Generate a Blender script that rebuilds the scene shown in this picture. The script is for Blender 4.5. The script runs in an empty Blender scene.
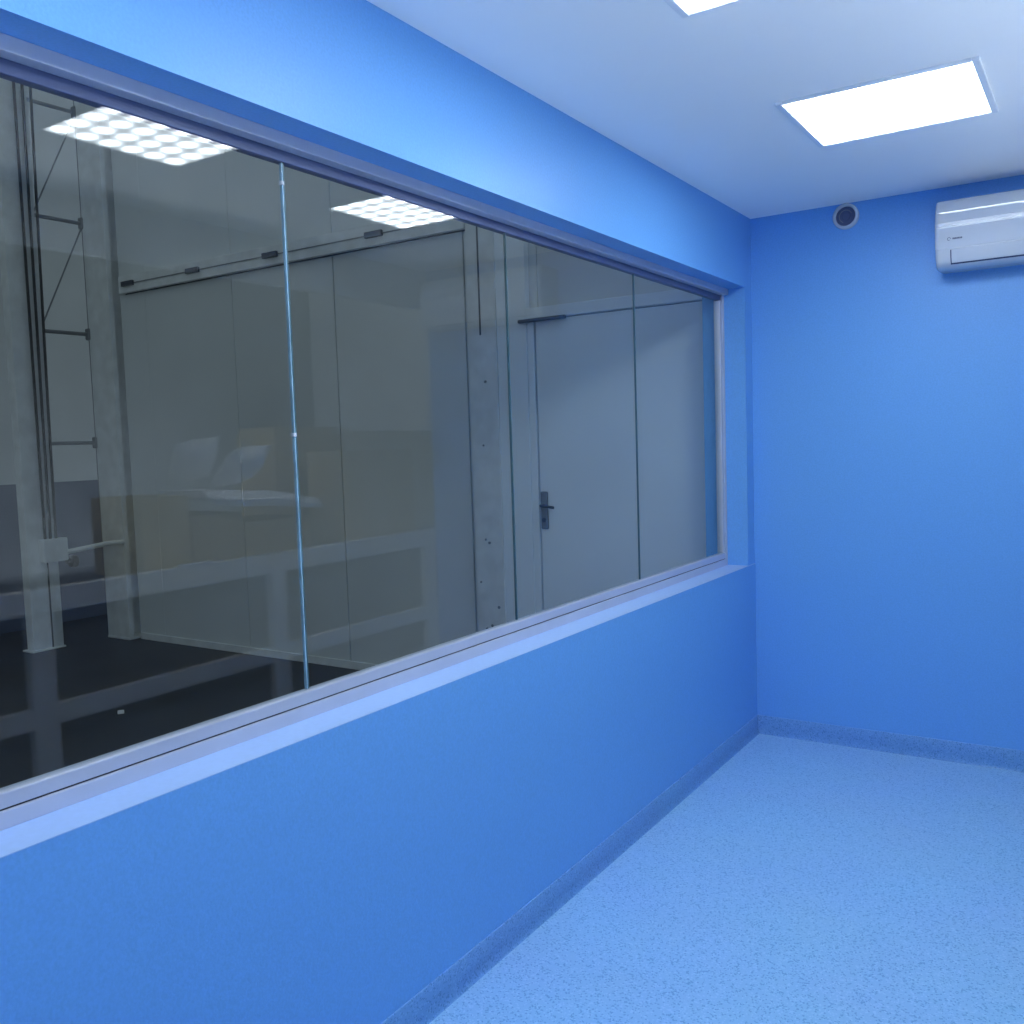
import bpy, bmesh, math, random
from mathutils import Matrix, Vector
random.seed(7)
S = bpy.context.scene
COL = S.collection
PI = math.pi

# ------------------------------------------------------------------ room measures (metres)
XW, YB, YF, XR, H = -1.572, 4.744, -0.56, 0.30, 2.70   # left wall, far wall, near wall, right side, ceiling
ZS, ZL = 0.914, 2.342                                  # sill and lintel of the long window
FX1s = -1.681
XG = -1.699                                            # glass plane
XO = -1.80                                             # outer face of the window wall
WY0, WY1 = -0.46, 4.640                                # window opening along the wall
YP = 4.85                                              # panelled wall of the hall behind the glass

# ------------------------------------------------------------------ materials
def new_mat(name):
    m = bpy.data.materials.new(name); m.use_nodes = True
    nt = m.node_tree; b = nt.nodes.get('Principled BSDF')
    return m, nt, b

def mat(name, col, rough=0.5, metal=0.0, spec=0.5, var=0.06, scale=8.0, bump=0.0, bscale=60.0):
    m, nt, b = new_mat(name)
    b.inputs['Roughness'].default_value = rough
    b.inputs['Metallic'].default_value = metal
    b.inputs['Specular IOR Level'].default_value = spec
    tc = nt.nodes.new('ShaderNodeTexCoord')
    n = nt.nodes.new('ShaderNodeTexNoise'); n.inputs['Scale'].default_value = scale; n.inputs['Detail'].default_value = 4
    nt.links.new(tc.outputs['Object'], n.inputs['Vector'])
    r = nt.nodes.new('ShaderNodeValToRGB')
    lo = [max(0, c * (1 - var)) for c in col]; hi = [min(1, c * (1 + var)) for c in col]
    r.color_ramp.elements[0].position = 0.3; r.color_ramp.elements[0].color = (*lo, 1)
    r.color_ramp.elements[1].position = 0.7; r.color_ramp.elements[1].color = (*hi, 1)
    nt.links.new(n.outputs['Fac'], r.inputs['Fac']); nt.links.new(r.outputs['Color'], b.inputs['Base Color'])
    if bump:
        n2 = nt.nodes.new('ShaderNodeTexNoise'); n2.inputs['Scale'].default_value = bscale; n2.inputs['Detail'].default_value = 3
        nt.links.new(tc.outputs['Object'], n2.inputs['Vector'])
        bp = nt.nodes.new('ShaderNodeBump'); bp.inputs['Strength'].default_value = bump; bp.inputs['Distance'].default_value = 0.004
        nt.links.new(n2.outputs['Fac'], bp.inputs['Height']); nt.links.new(bp.outputs['Normal'], b.inputs['Normal'])
    return m

def speckled(name, base, dark, light, rough=0.5, scale=150.0):
    """vinyl flooring: plain ground with fine darker and paler flecks"""
    m, nt, b = new_mat(name)
    b.inputs['Roughness'].default_value = rough
    b.inputs['Specular IOR Level'].default_value = 0.35
    tc = nt.nodes.new('ShaderNodeTexCoord')
    v = nt.nodes.new('ShaderNodeTexVoronoi'); v.inputs['Scale'].default_value = scale
    nt.links.new(tc.outputs['Object'], v.inputs['Vector'])
    sep = nt.nodes.new('ShaderNodeSeparateColor'); nt.links.new(v.outputs['Color'], sep.inputs['Color'])
    r = nt.nodes.new('ShaderNodeValToRGB'); r.color_ramp.interpolation = 'CONSTANT'
    e = r.color_ramp.elements
    e[0].position = 0.0; e[0].color = (*dark, 1)
    e[1].position = 0.13; e[1].color = (*base, 1)
    x = e.new(0.86); x.color = (*light, 1)
    nt.links.new(sep.outputs['Red'], r.inputs['Fac'])
    n = nt.nodes.new('ShaderNodeTexNoise'); n.inputs['Scale'].default_value = 2.2; n.inputs['Detail'].default_value = 3
    nt.links.new(tc.outputs['Object'], n.inputs['Vector'])
    mx = nt.nodes.new('ShaderNodeMix'); mx.data_type = 'RGBA'; mx.blend_type = 'MULTIPLY'; mx.inputs['Factor'].default_value = 0.12
    nt.links.new(r.outputs['Color'], mx.inputs['A']); nt.links.new(n.outputs['Color'], mx.inputs['B'])
    nt.links.new(mx.outputs['Result'], b.inputs['Base Color'])
    return m

def glass_mat(name, tint=(0.9, 0.935, 0.945)):
    """clear pane: straight-through light plus a mirror reflection that grows towards grazing (Schlick)"""
    m, nt, b = new_mat(name); nt.nodes.remove(b)
    out = nt.nodes['Material Output']
    g = nt.nodes.new('ShaderNodeNewGeometry')
    d = nt.nodes.new('ShaderNodeVectorMath'); d.operation = 'DOT_PRODUCT'
    nt.links.new(g.outputs['Normal'], d.inputs[0]); nt.links.new(g.outputs['Incoming'], d.inputs[1])
    def mth(op, a, bb=None):
        k = nt.nodes.new('ShaderNodeMath'); k.operation = op
        for i, s in enumerate((a, bb)):
            if s is None: continue
            if isinstance(s, (int, float)): k.inputs[i].default_value = s
            else: nt.links.new(s, k.inputs[i])
        return k.outputs[0]
    c = mth('ABSOLUTE', d.outputs['Value'])
    f = mth('POWER', mth('SUBTRACT', 1.0, c), 5.0)
    f = mth('ADD', mth('MULTIPLY', f, 0.951), 0.049)
    t = nt.nodes.new('ShaderNodeBsdfTransparent'); t.inputs['Color'].default_value = (*tint, 1)
    gl = nt.nodes.new('ShaderNodeBsdfGlossy'); gl.inputs['Roughness'].default_value = 0.0
    mx = nt.nodes.new('ShaderNodeMixShader')
    nt.links.new(f, mx.inputs['Fac']); nt.links.new(t.outputs[0], mx.inputs[1]); nt.links.new(gl.outputs[0], mx.inputs[2])
    nt.links.new(mx.outputs[0], out.inputs['Surface'])
    return m

def led_mat(name, x0, x1, y0, y1, n, hi, lo, colour):
    """backlit diffuser: a grid of bright spots, one per cell"""
    m, nt, b = new_mat(name); nt.nodes.remove(b)
    out = nt.nodes['Material Output']
    tc = nt.nodes.new('ShaderNodeTexCoord'); sp = nt.nodes.new('ShaderNodeSeparateXYZ')
    nt.links.new(tc.outputs['Object'], sp.inputs[0])
    def mth(op, a, bb=None):
        k = nt.nodes.new('ShaderNodeMath'); k.operation = op
        for i, s in enumerate((a, bb)):
            if s is None: continue
            if isinstance(s, (int, float)): k.inputs[i].default_value = s
            else: nt.links.new(s, k.inputs[i])
        return k.outputs[0]
    def wave(s, a, w):
        u = mth('DIVIDE', mth('SUBTRACT', s, a), w / n)
        u = mth('SUBTRACT', mth('FRACT', u), 0.5)
        return mth('MULTIPLY', u, u)
    r2 = mth('ADD', wave(sp.outputs['X'], x0, x1 - x0), wave(sp.outputs['Y'], y0, y1 - y0))
    f = mth('POWER', 2.718, mth('MULTIPLY', r2, -11.0))
    st = mth('ADD', mth('MULTIPLY', f, hi - lo), lo)
    e = nt.nodes.new('ShaderNodeEmission'); e.inputs['Color'].default_value = (*colour, 1)
    nt.links.new(st, e.inputs['Strength']); nt.links.new(e.outputs[0], out.inputs['Surface'])
    return m

M = {}
BLUE = (0.147, 0.390, 0.795)
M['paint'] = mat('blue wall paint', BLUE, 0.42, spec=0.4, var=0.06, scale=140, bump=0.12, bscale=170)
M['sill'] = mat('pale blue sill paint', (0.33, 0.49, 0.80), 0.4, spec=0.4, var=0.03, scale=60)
M['ceiling'] = mat('white ceiling paint', (0.95, 0.955, 0.96), 0.6, var=0.01, scale=3)
M['floor'] = speckled('blue speckled vinyl', (0.265, 0.505, 0.81), (0.15, 0.35, 0.66), (0.33, 0.57, 0.87), 0.45, 210)
M['skirt'] = speckled('blue speckled vinyl skirting', (0.15, 0.345, 0.68), (0.09, 0.24, 0.52), (0.19, 0.40, 0.74), 0.45, 230)
M['alu'] = mat('satin aluminium', (0.54, 0.58, 0.69), 0.38, 0.35, var=0.03)
M['bead'] = mat('shade-toned glazing bead', (0.07, 0.10, 0.22), 0.45, var=0.03)  # dark blue tone paints in the shade below the top flange
M['gasket'] = mat('dark window gasket', (0.03, 0.035, 0.05), 0.6)
M['glass'] = glass_mat('window glass')
M['edge'] = mat('pale cyan glass edge', (0.27, 0.44, 0.56), 0.25, var=0.2, scale=25)  # pale tone paints in the light caught by the pane edge
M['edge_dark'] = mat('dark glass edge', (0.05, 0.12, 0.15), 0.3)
M['white'] = mat('white plastic', (0.60, 0.64, 0.70), 0.11, spec=0.7, var=0.01)
M['white2'] = mat('white lamp frame', (0.80, 0.83, 0.88), 0.3, var=0.01)
M['slot'] = mat('dark slot', (0.03, 0.05, 0.12), 0.5)
M['hole'] = mat('dark pipe inside', (0.09, 0.11, 0.20), 0.6)
M['logo'] = mat('grey printed mark', (0.10, 0.12, 0.2), 0.4)
M['panel'] = mat('off white sandwich panel', (0.66, 0.69, 0.70), 0.5, var=0.04, scale=1.5)
M['post'] = mat('weathered white steel', (0.72, 0.74, 0.75), 0.5, var=0.10, scale=9)
M['steel'] = mat('grey steel', (0.42, 0.44, 0.46), 0.45, 0.2, var=0.15, scale=12)
M['dim_steel'] = mat('dull grey steel', (0.20, 0.21, 0.23), 0.5, 0.2, var=0.1)
M['cable'] = mat('black rubber cable', (0.012, 0.013, 0.017), 0.6)
M['hall_wall'] = mat('grey hall wall', (0.62, 0.64, 0.66), 0.7, var=0.05, scale=2)
M['dado'] = mat('slate blue dado paint', (0.10, 0.12, 0.19), 0.55, var=0.06, scale=3)
M['hall_floor'] = mat('dark hall floor', (0.030, 0.031, 0.036), 0.55, var=0.2, scale=2.5)
M['door'] = mat('pale grey door paint', (0.82, 0.87, 0.93), 0.45, var=0.03, scale=2)
M['handle'] = mat('dark handle metal', (0.08, 0.09, 0.12), 0.35, 0.6)
M['seam'] = mat('dark panel joint', (0.05, 0.06, 0.07), 0.7)
M['rail'] = mat('white painted partition frame', (0.84, 0.80, 0.74), 0.45, var=0.04)
M['card'] = mat('brown cardboard', (0.60, 0.46, 0.25), 0.8, var=0.06, scale=6)
M['card_dark'] = mat('dark brown cardboard', (0.44, 0.33, 0.18), 0.8, var=0.06, scale=6)
M['card_pale'] = mat('pale board', (0.68, 0.66, 0.55), 0.8, var=0.04, scale=6)
M['tape'] = mat('tan packing tape', (0.48, 0.37, 0.2), 0.3)
M['cloth'] = mat('white cotton', (0.90, 0.90, 0.90), 0.85, var=0.04, scale=14, bump=0.3, bscale=25)
M['plastic_bag'] = mat('white crumpled plastic', (0.7, 0.72, 0.74), 0.3, var=0.1, scale=10)
M['paper'] = mat('white paper', (0.85, 0.85, 0.85), 0.8)
M['wood'] = mat('pale grey concrete', (0.52, 0.51, 0.50), 0.7, var=0.08)
M['infill'] = mat('grey infill board', (0.13, 0.135, 0.145), 0.75, var=0.1, scale=4)
M['store_wall'] = mat('grey store wall', (0.42, 0.43, 0.44), 0.8, var=0.05)

# ------------------------------------------------------------------ mesh helpers
def add_box(bm, x0, x1, y0, y1, z0, z1, bev=0.0, seg=2, mtx=None):
    vs = [bm.verts.new((x, y, z)) for x in (x0, x1) for y in (y0, y1) for z in (z0, z1)]
    q = [(0, 1, 3, 2), (4, 6, 7, 5), (0, 4, 5, 1), (2, 3, 7, 6), (0, 2, 6, 4), (1, 5, 7, 3)]
    fs = [bm.faces.new([vs[i] for i in f]) for f in q]
    if mtx is not None: bmesh.ops.transform(bm, matrix=mtx, verts=vs)
    if bev > 0:
        es = list({e for f in fs for e in f.edges})
        bmesh.ops.bevel(bm, geom=es, offset=bev, segments=seg, profile=0.5, affect='EDGES')

def add_prism(bm, pts, axis, a, b):
    """closed outline (u,v) swept along an axis from a to b"""
    def P(u, v, t): return {0: (t, u, v), 1: (u, t, v), 2: (u, v, t)}[axis]
    A = [bm.verts.new(P(u, v, a)) for u, v in pts]; B = [bm.verts.new(P(u, v, b)) for u, v in pts]
    n = len(pts)
    for i in range(n): bm.faces.new((A[i], A[(i + 1) % n], B[(i + 1) % n], B[i]))
    bm.faces.new(A); bm.faces.new(B)

def add_tube(bm, path, r, n=10, cap=True):
    path = [Vector(p) for p in path]; rings = []
    for i, p in enumerate(path):
        t = (path[min(i + 1, len(path) - 1)] - path[max(i - 1, 0)]).normalized()
        u = t.orthogonal().normalized() if i == 0 else (u - t * u.dot(t)).normalized()
        v = t.cross(u); rr = r[i] if isinstance(r, (list, tuple)) else r
        rings.append([bm.verts.new(p + u * rr * math.cos(2 * PI * k / n) + v * rr * math.sin(2 * PI * k / n)) for k in range(n)])
    for a, b in zip(rings, rings[1:]):
        for k in range(n): bm.faces.new((a[k], a[(k + 1) % n], b[(k + 1) % n], b[k]))
    if cap: bm.faces.new(rings[0][::-1]); bm.faces.new(rings[-1])

def add_lathe_y(bm, prof, cx, cz, n=40):
    """profile (radius, y) turned round an axis parallel to Y"""
    rings = []
    for r, y in prof:
        if r < 1e-6: rings.append([bm.verts.new((cx, y, cz))])
        else: rings.append([bm.verts.new((cx + r * math.cos(2 * PI * k / n), y, cz + r * math.sin(2 * PI * k / n))) for k in range(n)])
    for a, b in zip(rings, rings[1:]):
        for k in range(n):
            k2 = (k + 1) % n
            if len(a) == 1 and len(b) == 1: continue
            if len(a) == 1: bm.faces.new((a[0], b[k2], b[k]))
            elif len(b) == 1: bm.faces.new((a[k], a[k2], b[0]))
            else: bm.faces.new((a[k], a[k2], b[k2], b[k]))

def obj(name, bm, m, parent=None, smooth=False, angle=35, origin=None):
    bmesh.ops.recalc_face_normals(bm, faces=bm.faces)
    me = bpy.data.meshes.new(name)
    if origin is not None: bmesh.ops.translate(bm, vec=-Vector(origin), verts=bm.verts)
    bm.to_mesh(me); bm.free()
    me.materials.append(m)
    if smooth:
        for p in me.polygons: p.use_smooth = True
        me.set_sharp_from_angle(angle=math.radians(angle))
    o = bpy.data.objects.new(name, me); COL.objects.link(o)
    if origin is not None: o.location = origin
    if parent is not None:
        o.parent = parent
        o.location = Vector(o.location) - world_of(parent)
    return o

def world_of(o):
    v = Vector(o.location)
    while o.parent: o = o.parent; v += Vector(o.location)
    return v

def BM(*boxes, bev=0.0):
    bm = bmesh.new()
    for b in boxes: add_box(bm, *b, bev=bev)
    return bm

def tag(o, label=None, cat=None, group=None, kind=None):
    if label: o['label'] = label
    if cat: o['category'] = cat
    if group: o['group'] = group
    if kind: o['kind'] = kind
    return o

def thing(name, label, cat, loc=(0, 0, 0), group=None, kind=None):
    o = bpy.data.objects.new(name, None); COL.objects.link(o); o.location = loc; o.empty_display_size = 0.1
    return tag(o, label, cat, group, kind)

def struct(name, bm, m, label, cat, **k):
    return tag(obj(name, bm, m, **k), label, cat, kind='structure')

def copy_thing(root, dx, label, group=None):
    def cp(o, parent):
        c = o.copy(); COL.objects.link(c); c.parent = parent
        for ch in list(o.children): cp(ch, c)
        return c
    r = cp(root, None); r.location = Vector(root.location) + Vector(dx)
    r['label'] = label
    if group: r['group'] = group
    return r

# ------------------------------------------------------------------ the blue room
struct('floor', BM((XO, XR + 0.04, YF - 0.1, YB + 0.1, -0.12, 0.0)), M['floor'], 'pale blue speckled vinyl floor of the room', 'floor')
struct('ceiling', BM((XO, XR + 0.06, YF - 0.1, YB + 0.1, H, H + 0.1)), M['ceiling'], 'flat white ceiling with square light panels', 'ceiling')
struct('wall_left', BM((XO, XW + 0.004, YF, YB, 0.0, ZS - 0.001),
                       (XO, FX1s, YF, YB, ZS - 0.001, ZS),
                       (XO, XW, YF, YB, ZL, H),
                       (XO, XW, WY1, YB, ZS + 0.001, ZL), (XO, XW, YF, WY0, ZS, ZL)), M['paint'],
       'blue painted wall around the long glazed window, with deep sill and lintel', 'wall')
struct('wall_back', BM((XO, XR, YB, YB + 0.1, 0.0, H)), M['paint'], 'blue painted end wall carrying the air conditioner', 'wall')
struct('wall_front', BM((XO, XR + 0.06, YF - 0.1, YF, 0.0, H)), M['paint'], 'blue painted end wall behind the viewer', 'wall')

def cove(sgn_axis):
    pts = [(0.0, 0.0), (0.014, 0.0), (0.0118, 0.0025), (0.0100, 0.007), (0.0085, 0.014), (0.007, 0.023), (0.006, 0.035), (0.006, 0.095), (0.004, 0.098), (0.0, 0.098)]
    return pts
b = bmesh.new(); add_prism(b, [(XW + 0.004 + u, v) for u, v in cove(0)], 1, YF, YB)
struct('baseboard_left', b, M['skirt'], 'coved blue speckled vinyl skirting along the window wall', 'skirting', smooth=True, angle=40)
b = bmesh.new(); add_prism(b, [(YB - u, v) for u, v in cove(0)], 0, XW + 0.004, XR)
struct('baseboard_back', b, M['skirt'], 'coved blue speckled vinyl skirting along the end wall', 'skirting', smooth=True, angle=40)

# right side: half-height unglazed partition frame (seen mirrored in the glass)
wr = thing('wall_right', 'half-height white partition frame of posts and rails, seen mirrored in the window glass', 'partition', (XR, 2.0, 0), kind='structure')
RX0, RX1 = XR, XR + 0.07
obj('top_rail', BM((RX0, RX1, YF, YB + 0.1, 0.945, 1.047), bev=0.004), M['rail'], wr)
obj('lower_rail', BM((RX0 + 0.005, RX1 - 0.005, YF, YB + 0.1, 0.47, 0.555), bev=0.004), M['rail'], wr)
obj('sole_rail', BM((RX0 + 0.005, RX1 - 0.005, YF, YB + 0.1, 0.0, 0.06), bev=0.004), M['rail'], wr)
obj('infill_panel', BM((RX0 + 0.045, RX0 + 0.06, YF, YB + 0.1, 0.06, 0.945)), M['infill'], wr)
for y in (-0.5, 0.78, 2.08, 3.385, 4.69):
    obj('post', BM((RX0 + 0.002, RX1 - 0.002, y - 0.055, y + 0.055, 0.06, 0.945), bev=0.004), M['rail'], wr)
struct('trim_1', BM((XR, XR + 0.06, YF, YB + 0.1, 2.46, H)), M['store_wall'], 'grey board header at the ceiling edge, above the half-height partition', 'header')

# ------------------------------------------------------------------ the long window
win = thing('window_1', 'long frameless-jointed internal window looking into the dark hall', 'window', (XG, 2.1, ZS), kind='structure')
FX0, FX1 = XG - 0.03, XG + 0.018
GZ0, GZ1 = 0.948, 2.318                 # glass runs into the channels
def channel(z0, z1, flip):
    # two-step aluminium channel: wide base, narrower bead next to the glass
    zb = z0 + 0.034 if not flip else z1 - 0.030
    bm = bmesh.new()
    if not flip:
        add_box(bm, FX0, FX1, WY0, WY1, z0, zb, 0.002); add_box(bm, XG - 0.018, XG + 0.014, WY0, WY1, zb + 0.003, z1, 0.003)
    else:
        add_box(bm, FX0, XG + 0.040, WY0, WY1, zb, z1, 0.002)
    return bm
obj('bottom_rail', channel(ZS, 0.981, False), M['alu'], win)
obj('top_rail', channel(2.284, ZL, True), M['alu'], win)
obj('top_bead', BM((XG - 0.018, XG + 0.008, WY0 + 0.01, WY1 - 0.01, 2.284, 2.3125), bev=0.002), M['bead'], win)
obj('gasket', BM((XG - 0.016, XG + 0.011, WY0 + 0.01, WY1 - 0.01, 0.946, 0.953)), M['gasket'], win)
jb = bmesh.new()
add_box(jb, FX0, FX1, WY1 - 0.024, WY1, 0.945, 2.315, 0.002); add_box(jb, XG - 0.018, XG + 0.014, WY1 - 0.052, WY1 - 0.027, 0.985, 2.283, 0.003)
obj('jamb', jb, M['alu'], win)
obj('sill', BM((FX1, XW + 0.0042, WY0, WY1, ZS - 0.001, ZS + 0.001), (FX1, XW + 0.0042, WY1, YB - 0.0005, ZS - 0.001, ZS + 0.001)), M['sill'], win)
obj('jamb_gasket', BM((XG - 0.016, XG + 0.011, WY1 - 0.029, WY1 - 0.022, 0.987, 2.283)), M['gasket'], win)
jb = bmesh.new(); add_box(jb, FX0, FX1, WY0, WY0 + 0.05, 0.945, 2.315, 0.002)
obj('jamb', jb, M['alu'], win)
edges = [WY0 + 0.03, 0.64, 1.626, 2.612, 3.597, WY1 - 0.04]
for k in range(5):
    obj('pane', BM((XG - 0.004, XG + 0.004, edges[k] + (0.0025 if k else 0), edges[k + 1] - (0.0025 if k < 4 else 0), GZ0, GZ1)), M['glass'], win)
for k in range(1, 5):
    y = edges[k]
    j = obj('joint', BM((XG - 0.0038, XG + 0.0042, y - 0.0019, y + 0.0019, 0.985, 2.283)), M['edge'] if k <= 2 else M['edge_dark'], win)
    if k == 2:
        j['label'] = 'pale cyan glass edge with caught light put into its colour'
        j2 = obj('joint_dark_seal', BM((XG - 0.0036, XG + 0.0043, y + 0.0020, y + 0.0060, 0.985, 2.283)), M['edge_dark'], win)  # thin dark seal strip beside the pale edge
        bm = bmesh.new()
        for z in (1.625, 2.235):
            add_box(bm, XG - 0.0055, XG + 0.0065, y - 0.0045, y + 0.0045, z - 0.005, z + 0.005, 0.0015)
        obj('joint_clip', bm, M['white'], win)

# ------------------------------------------------------------------ ceiling light panels
PX0, PX1, PW = -0.952, -0.355, 0.560
LEDC = (0.83, 0.92, 1.0)
def light_panel(y0, label):
    cx, cy = (PX0 + PX1) / 2, y0 + PW / 2
    t = thing('ceiling_light', label, 'ceiling light', (cx, cy, H), group='square ceiling light panels')
    hx, hy = (PX1 - PX0) / 2 + 0.010, PW / 2
    bm = bmesh.new(); f = 0.022; zt = H; zb = H - 0.012
    for (a, b_, c, d) in ((cx - hx, cx - hx + f, cy - hy, cy + hy), (cx + hx - f, cx + hx, cy - hy, cy + hy),
                          (cx - hx + f, cx + hx - f, cy - hy, cy - hy + f * 0.5), (cx - hx + f, cx + hx - f, cy + hy - f * 0.5, cy + hy)):
        add_box(bm, a, b_, c, d, zb, zt, 0.003)
    obj('frame', bm, M['white2'], t, origin=(cx, cy, H))
    bm = bmesh.new()
    add_box(bm, cx - hx + f, cx + hx - f, cy - hy + f * 0.5, cy + hy - f * 0.5, H - 0.008, H - 0.001)
    obj('diffuser', bm, led, t, origin=(cx, cy, H))
    return t
hx, hy = (PX1 - PX0) / 2 - 0.012, PW / 2 - 0.011
led = led_mat('LED diffuser', -hx, hx, -hy, hy, 6, 30.0, 2.5, LEDC)
pa = light_panel(3.169, 'lit square ceiling panel nearest the air conditioner')
copy_thing(pa, (0, -1.355, 0), 'lit square ceiling panel cut off by the top edge of the picture')
copy_thing(pa, (0, -2.71, 0), 'lit square ceiling panel farthest from the air conditioner, near the viewer')

# ------------------------------------------------------------------ air conditioner
AX0, AX1 = -0.670, 0.200
ac = thing('air_conditioner', 'white split air conditioner mounted high on the blue end wall', 'air conditioner', ((AX0 + AX1) / 2, YB, 2.29))
def sweep_ac(prof, x0, x1, inset=0.012):
    """profile (depth, z) swept along X with the ends slightly drawn in so the corners are rounded"""
    bm = bmesh.new(); cz = 2.44; cd = 0.09
    st = [(x0, 0.93), (x0 + 0.003, 0.965), (x0 + 0.009, 0.988), (x0 + 0.02, 1.0), (x1 - 0.02, 1.0), (x1 - 0.009, 0.988), (x1 - 0.003, 0.965), (x1, 0.93)]
    rings = []
    for x, s in st:
        rings.append([bm.verts.new((x, YB - (d * (s if d > 0 else 1)), cz + (z - cz) * (0.5 + 0.5 * s))) for d, z in prof])
    n = len(prof)
    for a, b_ in zip(rings, rings[1:]):
        for k in range(n): bm.faces.new((a[k], a[(k + 1) % n], b_[(k + 1) % n], b_[k]))
    bm.faces.new(rings[0]); bm.faces.new(rings[-1])
    return bm
body = [(0, 2.293), (0.10, 2.288), (0.140, 2.291), (0.163, 2.299), (0.180, 2.314), (0.190, 2.335), (0.195, 2.368), (0.190, 2.40), (0.185, 2.50), (0.16, 2.575), (0.14, 2.583), (0, 2.583)]
obj('body', sweep_ac(body, AX0, AX1), M['white'], ac, smooth=True, angle=30)
front = [(0.185, 2.372), (0.194, 2.3725), (0.197, 2.376), (0.2012, 2.420), (0.2055, 2.462), (0.2040, 2.4635), (0.2040, 2.4650), (0.2068, 2.4665), (0.2070, 2.4700), (0.2055, 2.4710), (0.2055, 2.4720),
         (0.2072, 2.4735), (0.2077, 2.4850), (0.2055, 2.4880), (0.1990, 2.5240), (0.2002, 2.5255), (0.2004, 2.5320), (0.1975, 2.5350), (0.180, 2.574), (0.172, 2.584), (0.158, 2.589), (0.14, 2.590), (0.14, 2.56)]
fp = obj('front_panel', sweep_ac(front, AX0 - 0.001, AX1 + 0.001), M['white'], ac, smooth=True, angle=12)
# outlet vane on the lower front, with the dark slot round it
def strip(prof, x0, x1, off, th=0.002):
    bm = bmesh.new()
    out = [(d + off, z - off * 0.5) for d, z in prof]; inn = [(d + off - th - 0.004, z) for d, z in prof]
    add_prism(bm, [(YB - d, z) for d, z in out + inn[::-1]], 0, x0, x1)
    return bm
low = [(0.1945, 2.366), (0.190, 2.335), (0.180, 2.314), (0.1705, 2.305)]
obj('outlet_slot', strip(low, AX0 + 0.062, AX1 - 0.062, 0.0012), M['slot'], ac)
low2 = [(0.1950, 2.3685), (0.190, 2.335), (0.1805, 2.3150), (0.1775, 2.3115)]
obj('vane', strip(low2, AX0 + 0.067, AX1 - 0.067, 0.0045), M['white'], ac, smooth=True, angle=50)
bm = bmesh.new(); lx, lz, ly = AX0 + 0.058, 2.412, YB - 0.2022
add_tube(bm, [(lx + 0.0065 * math.cos(a), ly, lz + 0.0065 * math.sin(a)) for a in [k * PI / 8 for k in range(14)]], 0.0011, 6)
x = lx + 0.014
for w in (0.005, 0.0035, 0.005, 0.004, 0.005, 0.0035, 0.005):
    add_box(bm, x, x + w, ly - 0.0008, ly + 0.003, lz - 0.0032, lz + 0.0038); x += w + 0.0012
lg = obj('printed_mark', bm, M['logo'], ac); lg['label'] = 'small grey printed emblem and wordmark'

ac.location.z += 0.014

# ------------------------------------------------------------------ round pipe outlet on the end wall
vx, vz = -1.097, 2.637
rv = thing('wall_vent', 'small round white pipe sleeve high on the blue end wall', 'vent', (vx, YB, vz))
bm = bmesh.new(); add_lathe_y(bm, [(0.046, YB - 0.001), (0.046, YB - 0.018), (0.0485, YB - 0.023), (0.053, YB - 0.024), (0.058, YB - 0.021), (0.061, YB - 0.014), (0.062, YB), (0.046, YB - 0.001)], vx, vz)
obj('collar', bm, M['white'], rv, smooth=True, angle=50)
bm = bmesh.new(); add_lathe_y(bm, [(0.0, YB - 0.006), (0.016, YB - 0.007), (0.018, YB - 0.010), (0.020, YB - 0.010), (0.022, YB - 0.005), (0.0462, YB - 0.004)], vx, vz)
obj('cap', bm, M['hole'], rv, smooth=True, angle=30)
bm = bmesh.new(); add_tube(bm, [(vx + 0.03 * math.cos(a), YB - 0.007, vz + 0.03 * math.sin(a)) for a in [0.4 + k * 0.3 for k in range(14)]], 0.0022, 6)
obj('grille_ring', bm, M['dim_steel'], rv)

# ------------------------------------------------------------------ the dark hall behind the glass
struct('floor_hall', BM((-10.0, XO, -2.5, 7.5, -0.12, 0.0)), M['hall_floor'], 'dark floor of the hall behind the glass', 'floor')
seams = [-7.15, -6.72, -5.66, -4.60, -3.47]
wp = thing('wall_hall', 'pale panelled wall of the hall behind the glass', 'wall', (-5.0, YP, 0), kind='structure')
obj('backing', BM((-7.04, XO, YP + 0.04, YP + 0.12, 0.0, 5.2)), M['seam'], wp)
xs = [-7.06, -6.72, -5.66, -4.60, -3.47, -2.93]
gap = {-6.72: 0.0008, -5.66: 0.0022, -4.60: 0.005, -3.47: 0.006}
for a, b_ in zip(xs, xs[1:]):
    ga, gb = gap.get(a, 0.002), gap.get(b_, 0.002)
    obj('wall_panel', BM((a + ga, b_ - gb, YP, YP + 0.04, 0.012, 2.940), bev=0.001), M['panel'], wp)
    obj('wall_panel', BM((a + ga * 0.7, b_ - gb * 0.7, YP, YP + 0.04, 3.06, 5.2), bev=0.001), M['panel'], wp)
obj('wall_panel', BM((-2.93, XO, YP + 0.005, YP + 0.04, 2.40, 5.2), bev=0.003), M['panel'], wp)
struct('trim_3', BM((-7.04, -3.47, YP - 0.013, YP - 0.001, 0.0, 0.055)), M['post'], 'low pale channel along the foot of the hall panels', 'trim')
tr = thing('trim_4', 'horizontal track with dark clips along the top of the pale hall panels', 'track', (-5.2, YP, 2.93), kind='structure')
obj('track_beam', BM((-7.0, -3.425, YP - 0.05, YP, 2.945, 3.085), bev=0.004), M['post'], tr)
obj('track_lip', BM((-6.95, -3.425, YP - 0.056, YP - 0.05, 3.010, 3.018)), M['dim_steel'], tr)
obj('track_gap', BM((-6.95, -3.425, YP - 0.02, YP, 2.940, 2.945)), M['seam'], tr)
for x in (-6.86, -6.03, -5.16, -4.16):
    obj('clip', BM((x - 0.075, x + 0.075, YP - 0.075, YP - 0.05, 2.995, 3.035), bev=0.004), M['handle'], tr)

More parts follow.
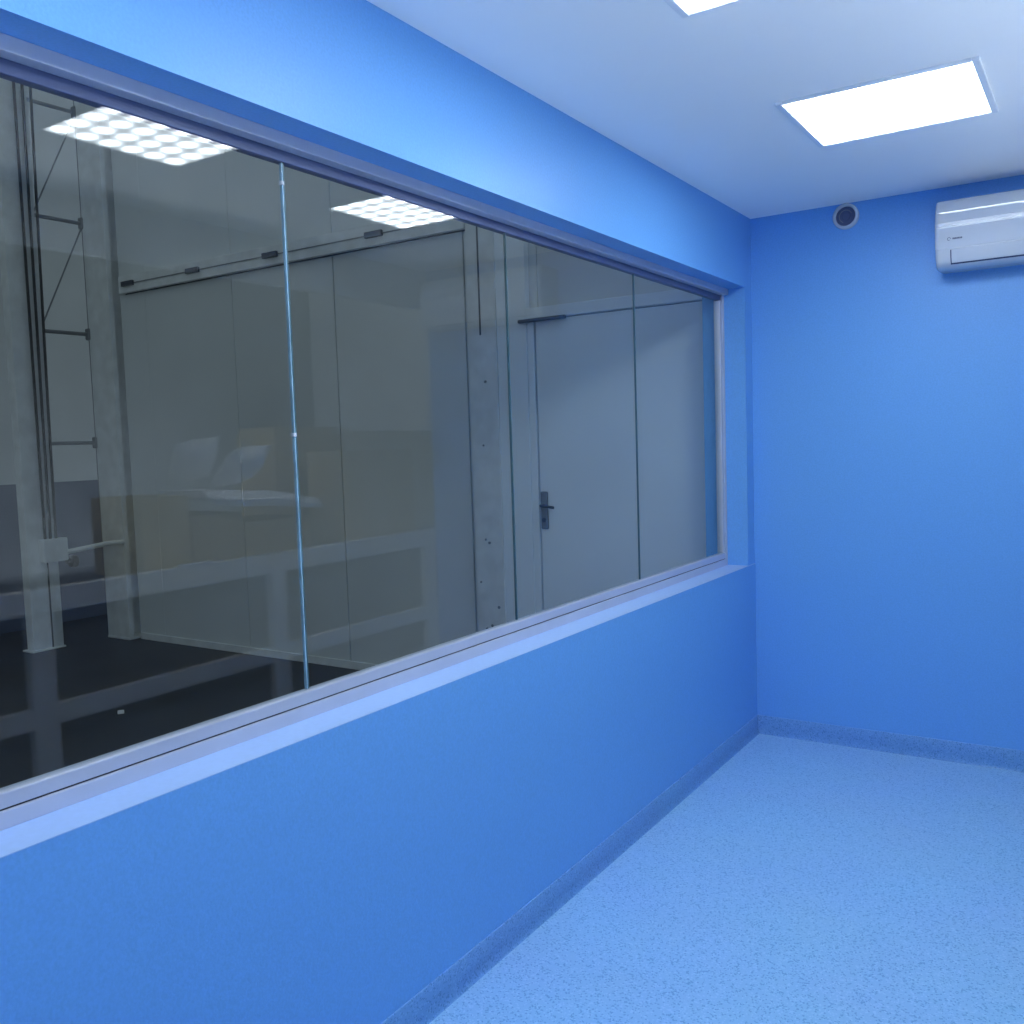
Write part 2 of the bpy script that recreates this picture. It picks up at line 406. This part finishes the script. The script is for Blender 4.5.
dp = thing('door_post', 'weathered pale steel post left of the grey hall door', 'post', (-3.3, YP - 0.05, 0))
obj('flange', BM((-3.41, -3.20, YP - 0.06, YP - 0.002, 0, 3.35), bev=0.004), M['post'], dp)
obj('flange', BM((-3.20, -2.985, YP - 0.052, YP - 0.002, 0, 3.35), bev=0.004), M['door'], dp)
obj('seam_strip', BM((-3.325, -3.312, YP - 0.061, YP - 0.055, 2.27, 3.35)), M['seam'], dp)
for k in range(9):
    a = random.uniform(-3.39, -3.23); z = random.choice((random.uniform(0.3, 1.0), random.uniform(1.5, 2.4)))
    bm = bmesh.new(); add_tube(bm, [(a, YP - 0.0605, z), (a, YP - 0.067, z)], random.uniform(0.006, 0.012), 8)
    obj('bolt_head', bm, M['dim_steel'], dp)

dr = thing('door_1', 'pale grey hall door with a dark lever handle, seen through the right end of the glass', 'door', (-2.3, YP, 0), kind='structure')
DX0, DX1 = -2.925, XO - 0.01
fr = bmesh.new()
add_box(fr, -2.984, DX0 - 0.012, YP - 0.045, YP, 0, 2.37, 0.004); add_box(fr, -2.984, DX1, YP - 0.055, YP, 2.33, 2.40, 0.004)
obj('door_frame', fr, M['door'], dr)
obj('door_shadow_gap', BM((DX0 - 0.012, DX1, YP - 0.02, YP, 0, 2.33)), M['dim_steel'], dr)
obj('door_leaf', BM((DX0, DX1, YP - 0.042, YP - 0.021, 0.012, 2.323), bev=0.003), M['door'], dr)
obj('door_closer', BM((-3.03, -2.70, YP - 0.080, YP - 0.056, 2.312, 2.334), bev=0.006), M['handle'], dr)
hd = bmesh.new(); add_box(hd, -2.918, -2.868, YP - 0.055, YP - 0.042, 1.06, 1.29, 0.008, 3)
hb = obj('handle_plate', hd, M['dim_steel'], dr)
bm = bmesh.new(); add_tube(bm, [(-2.893, YP - 0.055, 1.205), (-2.893, YP - 0.095, 1.205), (-2.87, YP - 0.102, 1.204), (-2.80, YP - 0.10, 1.195)], 0.009, 10)
obj('handle', bm, M['handle'], hb)
bm = bmesh.new(); add_tube(bm, [(-2.893, YP - 0.054, 1.115), (-2.893, YP - 0.062, 1.115)], 0.014, 14)
obj('lock_cylinder', bm, M['handle'], hb)

# tall column at the left end of the panelled wall
cl = thing('steel_column', 'tall pale steel column at the left end of the hall panels', 'column', (-7.24, 4.9, 0))
obj('web', BM((-7.27, -7.24, 4.80, 5.02, 0.02, 5.2), bev=0.004), M['post'], cl)
obj('flange', BM((-7.39, -7.08, 4.755, 4.80, 0.02, 5.2), bev=0.004), M['post'], cl)
obj('flange', BM((-7.39, -7.08, 5.02, 5.06, 0.02, 5.2), bev=0.004), M['post'], cl)
obj('base_plate', BM((-7.395, -7.078, 4.750, 5.065, 0, 0.02), bev=0.004), M['post'], cl)

# ladder mast with three cables
LX = -7.40
ms = thing('ladder_mast', 'pale steel ladder mast with a clamp box, standing in the hall', 'mast', (LX, 4.25, 0))
obj('main_post', BM((LX - 0.10, LX, 4.09, 4.35, 0.015, 5.4), bev=0.005), M['post'], ms)
obj('post_gap', BM((LX - 0.02, LX + 0.002, 4.246, 4.260, 0.015, 0.75)), M['seam'], ms)
obj('foot_plate', BM((LX - 0.12, LX + 0.03, 4.06, 4.35, 0, 0.015), bev=0.003), M['post'], ms)
bm = bmesh.new(); add_tube(bm, [(LX, 4.775, 0.80), (LX, 4.775, 5.3)], 0.017, 10)
obj('side_rail', bm, M['dim_steel'], ms)
for z in (1.712, 2.642, 3.578, 4.5):
    bm = bmesh.new(); add_tube(bm, [(LX - 0.02, 4.34, z), (LX, 4.775, z)], 0.016, 10); r = obj('rung', bm, M['dim_steel'], ms)
    bm = bmesh.new(); add_box(bm, LX - 0.03, LX + 0.03, 4.74, 4.81, z - 0.05, z + 0.05, 0.012); obj('clamp', bm, M['dim_steel'], r)
for z0, z1 in ((2.66, 3.54), (3.6, 4.46)):
    bm = bmesh.new(); add_tube(bm, [(LX - 0.04, 4.36, z0), (LX - 0.01, 4.76, z1)], 0.007, 8); obj('brace', bm, M['dim_steel'], ms)
bx = obj('clamp_box', BM((LX - 0.03, LX + 0.07, 4.19, 4.405, 0.73, 0.925), bev=0.012), M['post'], ms)
bm = bmesh.new(); add_tube(bm, [(LX + 0.03, 4.40, 0.72), (LX + 0.03, 4.43, 0.715), (LX + 0.03, 4.44, 0.715), (LX + 0.03, 4.485, 0.71), (LX + 0.03, 4.50, 0.71)], [0.02, 0.03, 0.05, 0.05, 0.03], 14)
obj('knob', bm, M['cable'], bx, smooth=True)
bm = bmesh.new(); add_tube(bm, [(LX + 0.05, 4.40, 0.80), (-7.16, 4.66, 0.85), (-7.09, 4.725, 0.855), (-7.09, 4.756, 0.855)], 0.021, 10)
obj('arm', bm, M['post'], ms)
cb = None
for k, y in enumerate((4.222, 4.268, 4.315)):
    bm = bmesh.new(); add_tube(bm, [(LX + 0.045, y, 0.90 + 0.0 * k), (LX + 0.04, y + 0.002 + 0.005 * k, 2.0), (LX + 0.035, y + 0.006 + 0.014 * k, 3.4), (LX + 0.03, y + 0.012 + 0.026 * k, 5.3)], 0.0115, 10)
    obj('cable', bm, M['cable'], ms)

struct('wall_far', BM((-8.6, -8.5, -2.5, 7.5, 0.0, 5.2)), M['hall_wall'], 'grey upper wall at the far side of the hall', 'wall')
struct('trim_2', BM((-8.5, -8.49, -2.5, 7.5, 0.0, 1.36)), M['dado'], 'slate blue painted lower wall at the far side of the hall', 'dado')
bm = bmesh.new()
for pts in (((0, 0), (0.012, -0.01), (0.036, 0.018), (0.022, 0.028)),):
    add_prism(bm, [(-5.13 + u, 3.33 + v) for u, v in pts], 2, 0.0, 0.02)
tag(obj('paper_scrap', bm, M['paper'], origin=(-5.1, 3.35, 0)), 'tiny white scrap lying on the dark hall floor', 'litter')

# ------------------------------------------------------------------ storage side, right of the partition (seen only as a reflection)
struct('floor_store', BM((XR + 0.04, 3.2, -2.0, 6.6, -0.12, 0.0)), M['wood'], 'grey floor of the storage side', 'floor')
struct('wall_store', BM((3.1, 3.2, -2.0, 6.6, 0.0, 3.6)), M['infill'], 'grey wall at the back of the storage side', 'wall')
struct('wall_store_end', BM((XR + 0.1, 3.1, 6.5, 6.6, 0.0, 3.6)), M['store_wall'], 'grey end wall of the storage side', 'wall')
tb = thing('storage_table', 'long grey table carrying cardboard boxes, mirrored in the glass', 'table', (1.0, 4.0, 0))
obj('table_top', BM((0.42, 1.25, 2.30, 5.60, 0.96, 1.0), bev=0.004), M['infill'], tb)
obj('shelf', BM((0.46, 1.21, 2.36, 5.54, 0.40, 0.43), bev=0.003), M['wood'], tb)
for x in (0.45, 1.16):
    for y in (2.34, 5.50): obj('leg', BM((x, x + 0.06, y, y + 0.06, 0, 0.96), bev=0.003), M['dim_steel'], tb)
def carton(x0, x1, y0, y1, z0, z1, m, label, tape=True):
    t = thing('cardboard_box', label, 'box', ((x0 + x1) / 2, (y0 + y1) / 2, z0), group='boxes mirrored in the glass')
    obj('carton', BM((x0, x1, y0, y1, z0, z1), bev=0.006), m, t)
    if tape:
        ym = (y0 + y1) / 2
        obj('tape', BM((x0 - 0.001, x1 + 0.001, ym - 0.025, ym + 0.025, z1 - 0.06, z1 + 0.001)), M['tape'], t)
    return t
carton(0.45, 0.85, 2.68, 2.955, 1.0, 1.385, M['card'], 'tan box left of the white bedding in the reflection, above the thin white strip')
carton(0.45, 0.85, 2.965, 3.285, 1.0, 1.275, M['card_dark'], 'brown box under the white pillows in the reflection')
carton(0.46, 0.85, 3.30, 3.79, 1.0, 1.215, M['card_dark'], 'low brown box under the folded white sheet in the reflection', False)
carton(0.88, 1.22, 3.93, 4.54, 1.0, 1.735, M['card_dark'], 'tall brown box standing behind the white pillows in the reflection')
carton(0.45, 0.78, 4.09, 4.72, 1.0, 1.575, M['card'], 'wide tan box at the right end of the reflected boxes')
carton(0.82, 1.20, 4.56, 5.50, 1.0, 1.705, M['card_pale'], 'big pale box behind the wide tan box in the reflection', False)

def pillow(cx, cy, cz, sx, sy, sz, rot, label):
    bm = bmesh.new(); bmesh.ops.create_grid(bm, x_segments=16, y_segments=16, size=1.0)
    top = list(bm.verts)
    ext = bmesh.ops.duplicate(bm, geom=bm.faces[:])
    bot = [v for v in ext['geom'] if isinstance(v, bmesh.types.BMVert)]
    for vs, s in ((top, 1), (bot, -1)):
        for v in vs:
            u, w = v.co.x, v.co.y
            e = (max(0, 1 - u * u) * max(0, 1 - w * w)) ** 0.45
            pin = 1 - 0.10 * (1 - abs(u) ** 3) * abs(w) - 0.10 * (1 - abs(w) ** 3) * abs(u)
            v.co = Vector((u * sx * pin, w * sy * pin, s * sz * e * (1 + 0.10 * math.sin(5 * u + 3 * w))))
    bmesh.ops.remove_doubles(bm, verts=bm.verts, dist=0.0005)
    o = obj('pillow', bm, M['cloth'], smooth=True, angle=80)
    o.rotation_euler = rot; o.location = (cx, cy, cz)
    return tag(o, label, 'pillow', 'white pillows mirrored in the glass')
pillow(0.70, 3.19, 1.550, 0.14, 0.15, 0.065, (0.25, 0.95, 0.2), 'white pillow propped upright, farther left of the two in the reflection')
pillow(0.66, 3.48, 1.515, 0.14, 0.17, 0.07, (0.15, 0.75, -0.1), 'white pillow slumped over the folded sheet, nearer the tall box in the reflection')
# folded sheet draped along the box tops
bm = bmesh.new(); nx, ny = 10, 40
def sheet_z(i, j):
    y = 3.03 + 0.80 * j / ny; x = 0.40 + 0.42 * i / nx
    base = 1.385 - 0.10 * max(0, (y - 3.05)) ** 0.7
    return x, y, base + 0.008 * math.sin(9 * y + 4 * x) - (0.03 if i == 0 else 0)
T = [[None] * (ny + 1) for _ in range(nx + 1)]; Bt = [[None] * (ny + 1) for _ in range(nx + 1)]
for i in range(nx + 1):
    for j in range(ny + 1):
        x, y, z = sheet_z(i, j); th = 0.075 * (0.55 + 0.45 * math.sin(PI * j / ny)) * (0.6 if i in (0, nx) else 1)
        T[i][j] = bm.verts.new((x, y, z + th * 0.5)); Bt[i][j] = bm.verts.new((x + (0.012 if i == 0 else 0), y, z - th * 0.35))
for i in range(nx):
    for j in range(ny):
        bm.faces.new((T[i][j], T[i + 1][j], T[i + 1][j + 1], T[i][j + 1])); bm.faces.new((Bt[i][j], Bt[i][j + 1], Bt[i + 1][j + 1], Bt[i + 1][j]))
for j in range(ny):
    bm.faces.new((T[0][j], T[0][j + 1], Bt[0][j + 1], Bt[0][j])); bm.faces.new((T[nx][j], Bt[nx][j], Bt[nx][j + 1], T[nx][j + 1]))
for i in range(nx):
    bm.faces.new((T[i][0], Bt[i][0], Bt[i + 1][0], T[i + 1][0])); bm.faces.new((T[i][ny], T[i + 1][ny], Bt[i + 1][ny], Bt[i][ny]))
tag(obj('folded_sheet', bm, M['cloth'], smooth=True, angle=60, origin=(0.6, 3.4, 1.34)), 'folded white sheet draped along the box tops in the reflection', 'bedding')
tag(obj('offcut', BM((XR - 0.005, XR + 0.02, 2.765, 2.955, 1.047, 1.062), bev=0.002), M['paper'], origin=(XR + 0.01, 2.86, 1.047)),
    'thin white strip lying on the partition top rail in the reflection', 'offcut')

# ------------------------------------------------------------------ ambient light of the hall, added ceiling fill
w = bpy.data.worlds.new('World'); S.world = w; w.use_nodes = True
bg = w.node_tree.nodes['Background']; bg.inputs['Color'].default_value = (0.80, 0.95, 1.0, 1); bg.inputs['Strength'].default_value = 0.155

ld = bpy.data.lights.new('added bounce fill', 'AREA'); ld.shape = 'RECTANGLE'; ld.size = 5.0; ld.size_y = 0.6; ld.spread = math.radians(60); ld.energy = 290; ld.color = (0.72, 0.86, 1.0)  # added light without a fixture; its floor bounce brightens the room ceiling
lo = bpy.data.objects.new('bounce_fill', ld); COL.objects.link(lo); lo.location = (2.3, 2.7, 3.4); lo.rotation_euler = (0, 0, PI / 2)

# ------------------------------------------------------------------ camera
cd = bpy.data.cameras.new('camera'); cam = bpy.data.objects.new('camera', cd); COL.objects.link(cam)
cd.sensor_width = 36.0; cd.lens = 919.9 / 1024 * 36.0; cd.clip_start = 0.02
yaw, pit, rol = math.radians(33.1174), math.radians(4.2377), math.radians(-1.8399)
F = Vector((-math.sin(yaw) * math.cos(pit), math.cos(yaw) * math.cos(pit), -math.sin(pit)))
R = Vector((math.cos(yaw), math.sin(yaw), 0)); U = R.cross(F)
Rr = math.cos(rol) * R + math.sin(rol) * U; Ur = -math.sin(rol) * R + math.cos(rol) * U
cam.matrix_world = Matrix(((Rr.x, Ur.x, -F.x, 0.0), (Rr.y, Ur.y, -F.y, 0.0), (Rr.z, Ur.z, -F.z, 1.5858), (0, 0, 0, 1)))
S.camera = cam

S.view_settings.view_transform = 'Standard'; S.view_settings.look = 'None'
S.view_settings.exposure = 1.0; S.view_settings.gamma = 1.0; S.view_settings.use_curve_mapping = False
S.cycles.use_denoising = True
S.cycles.max_bounces = 14; S.cycles.diffuse_bounces = 10; S.cycles.glossy_bounces = 6; S.cycles.transparent_max_bounces = 16
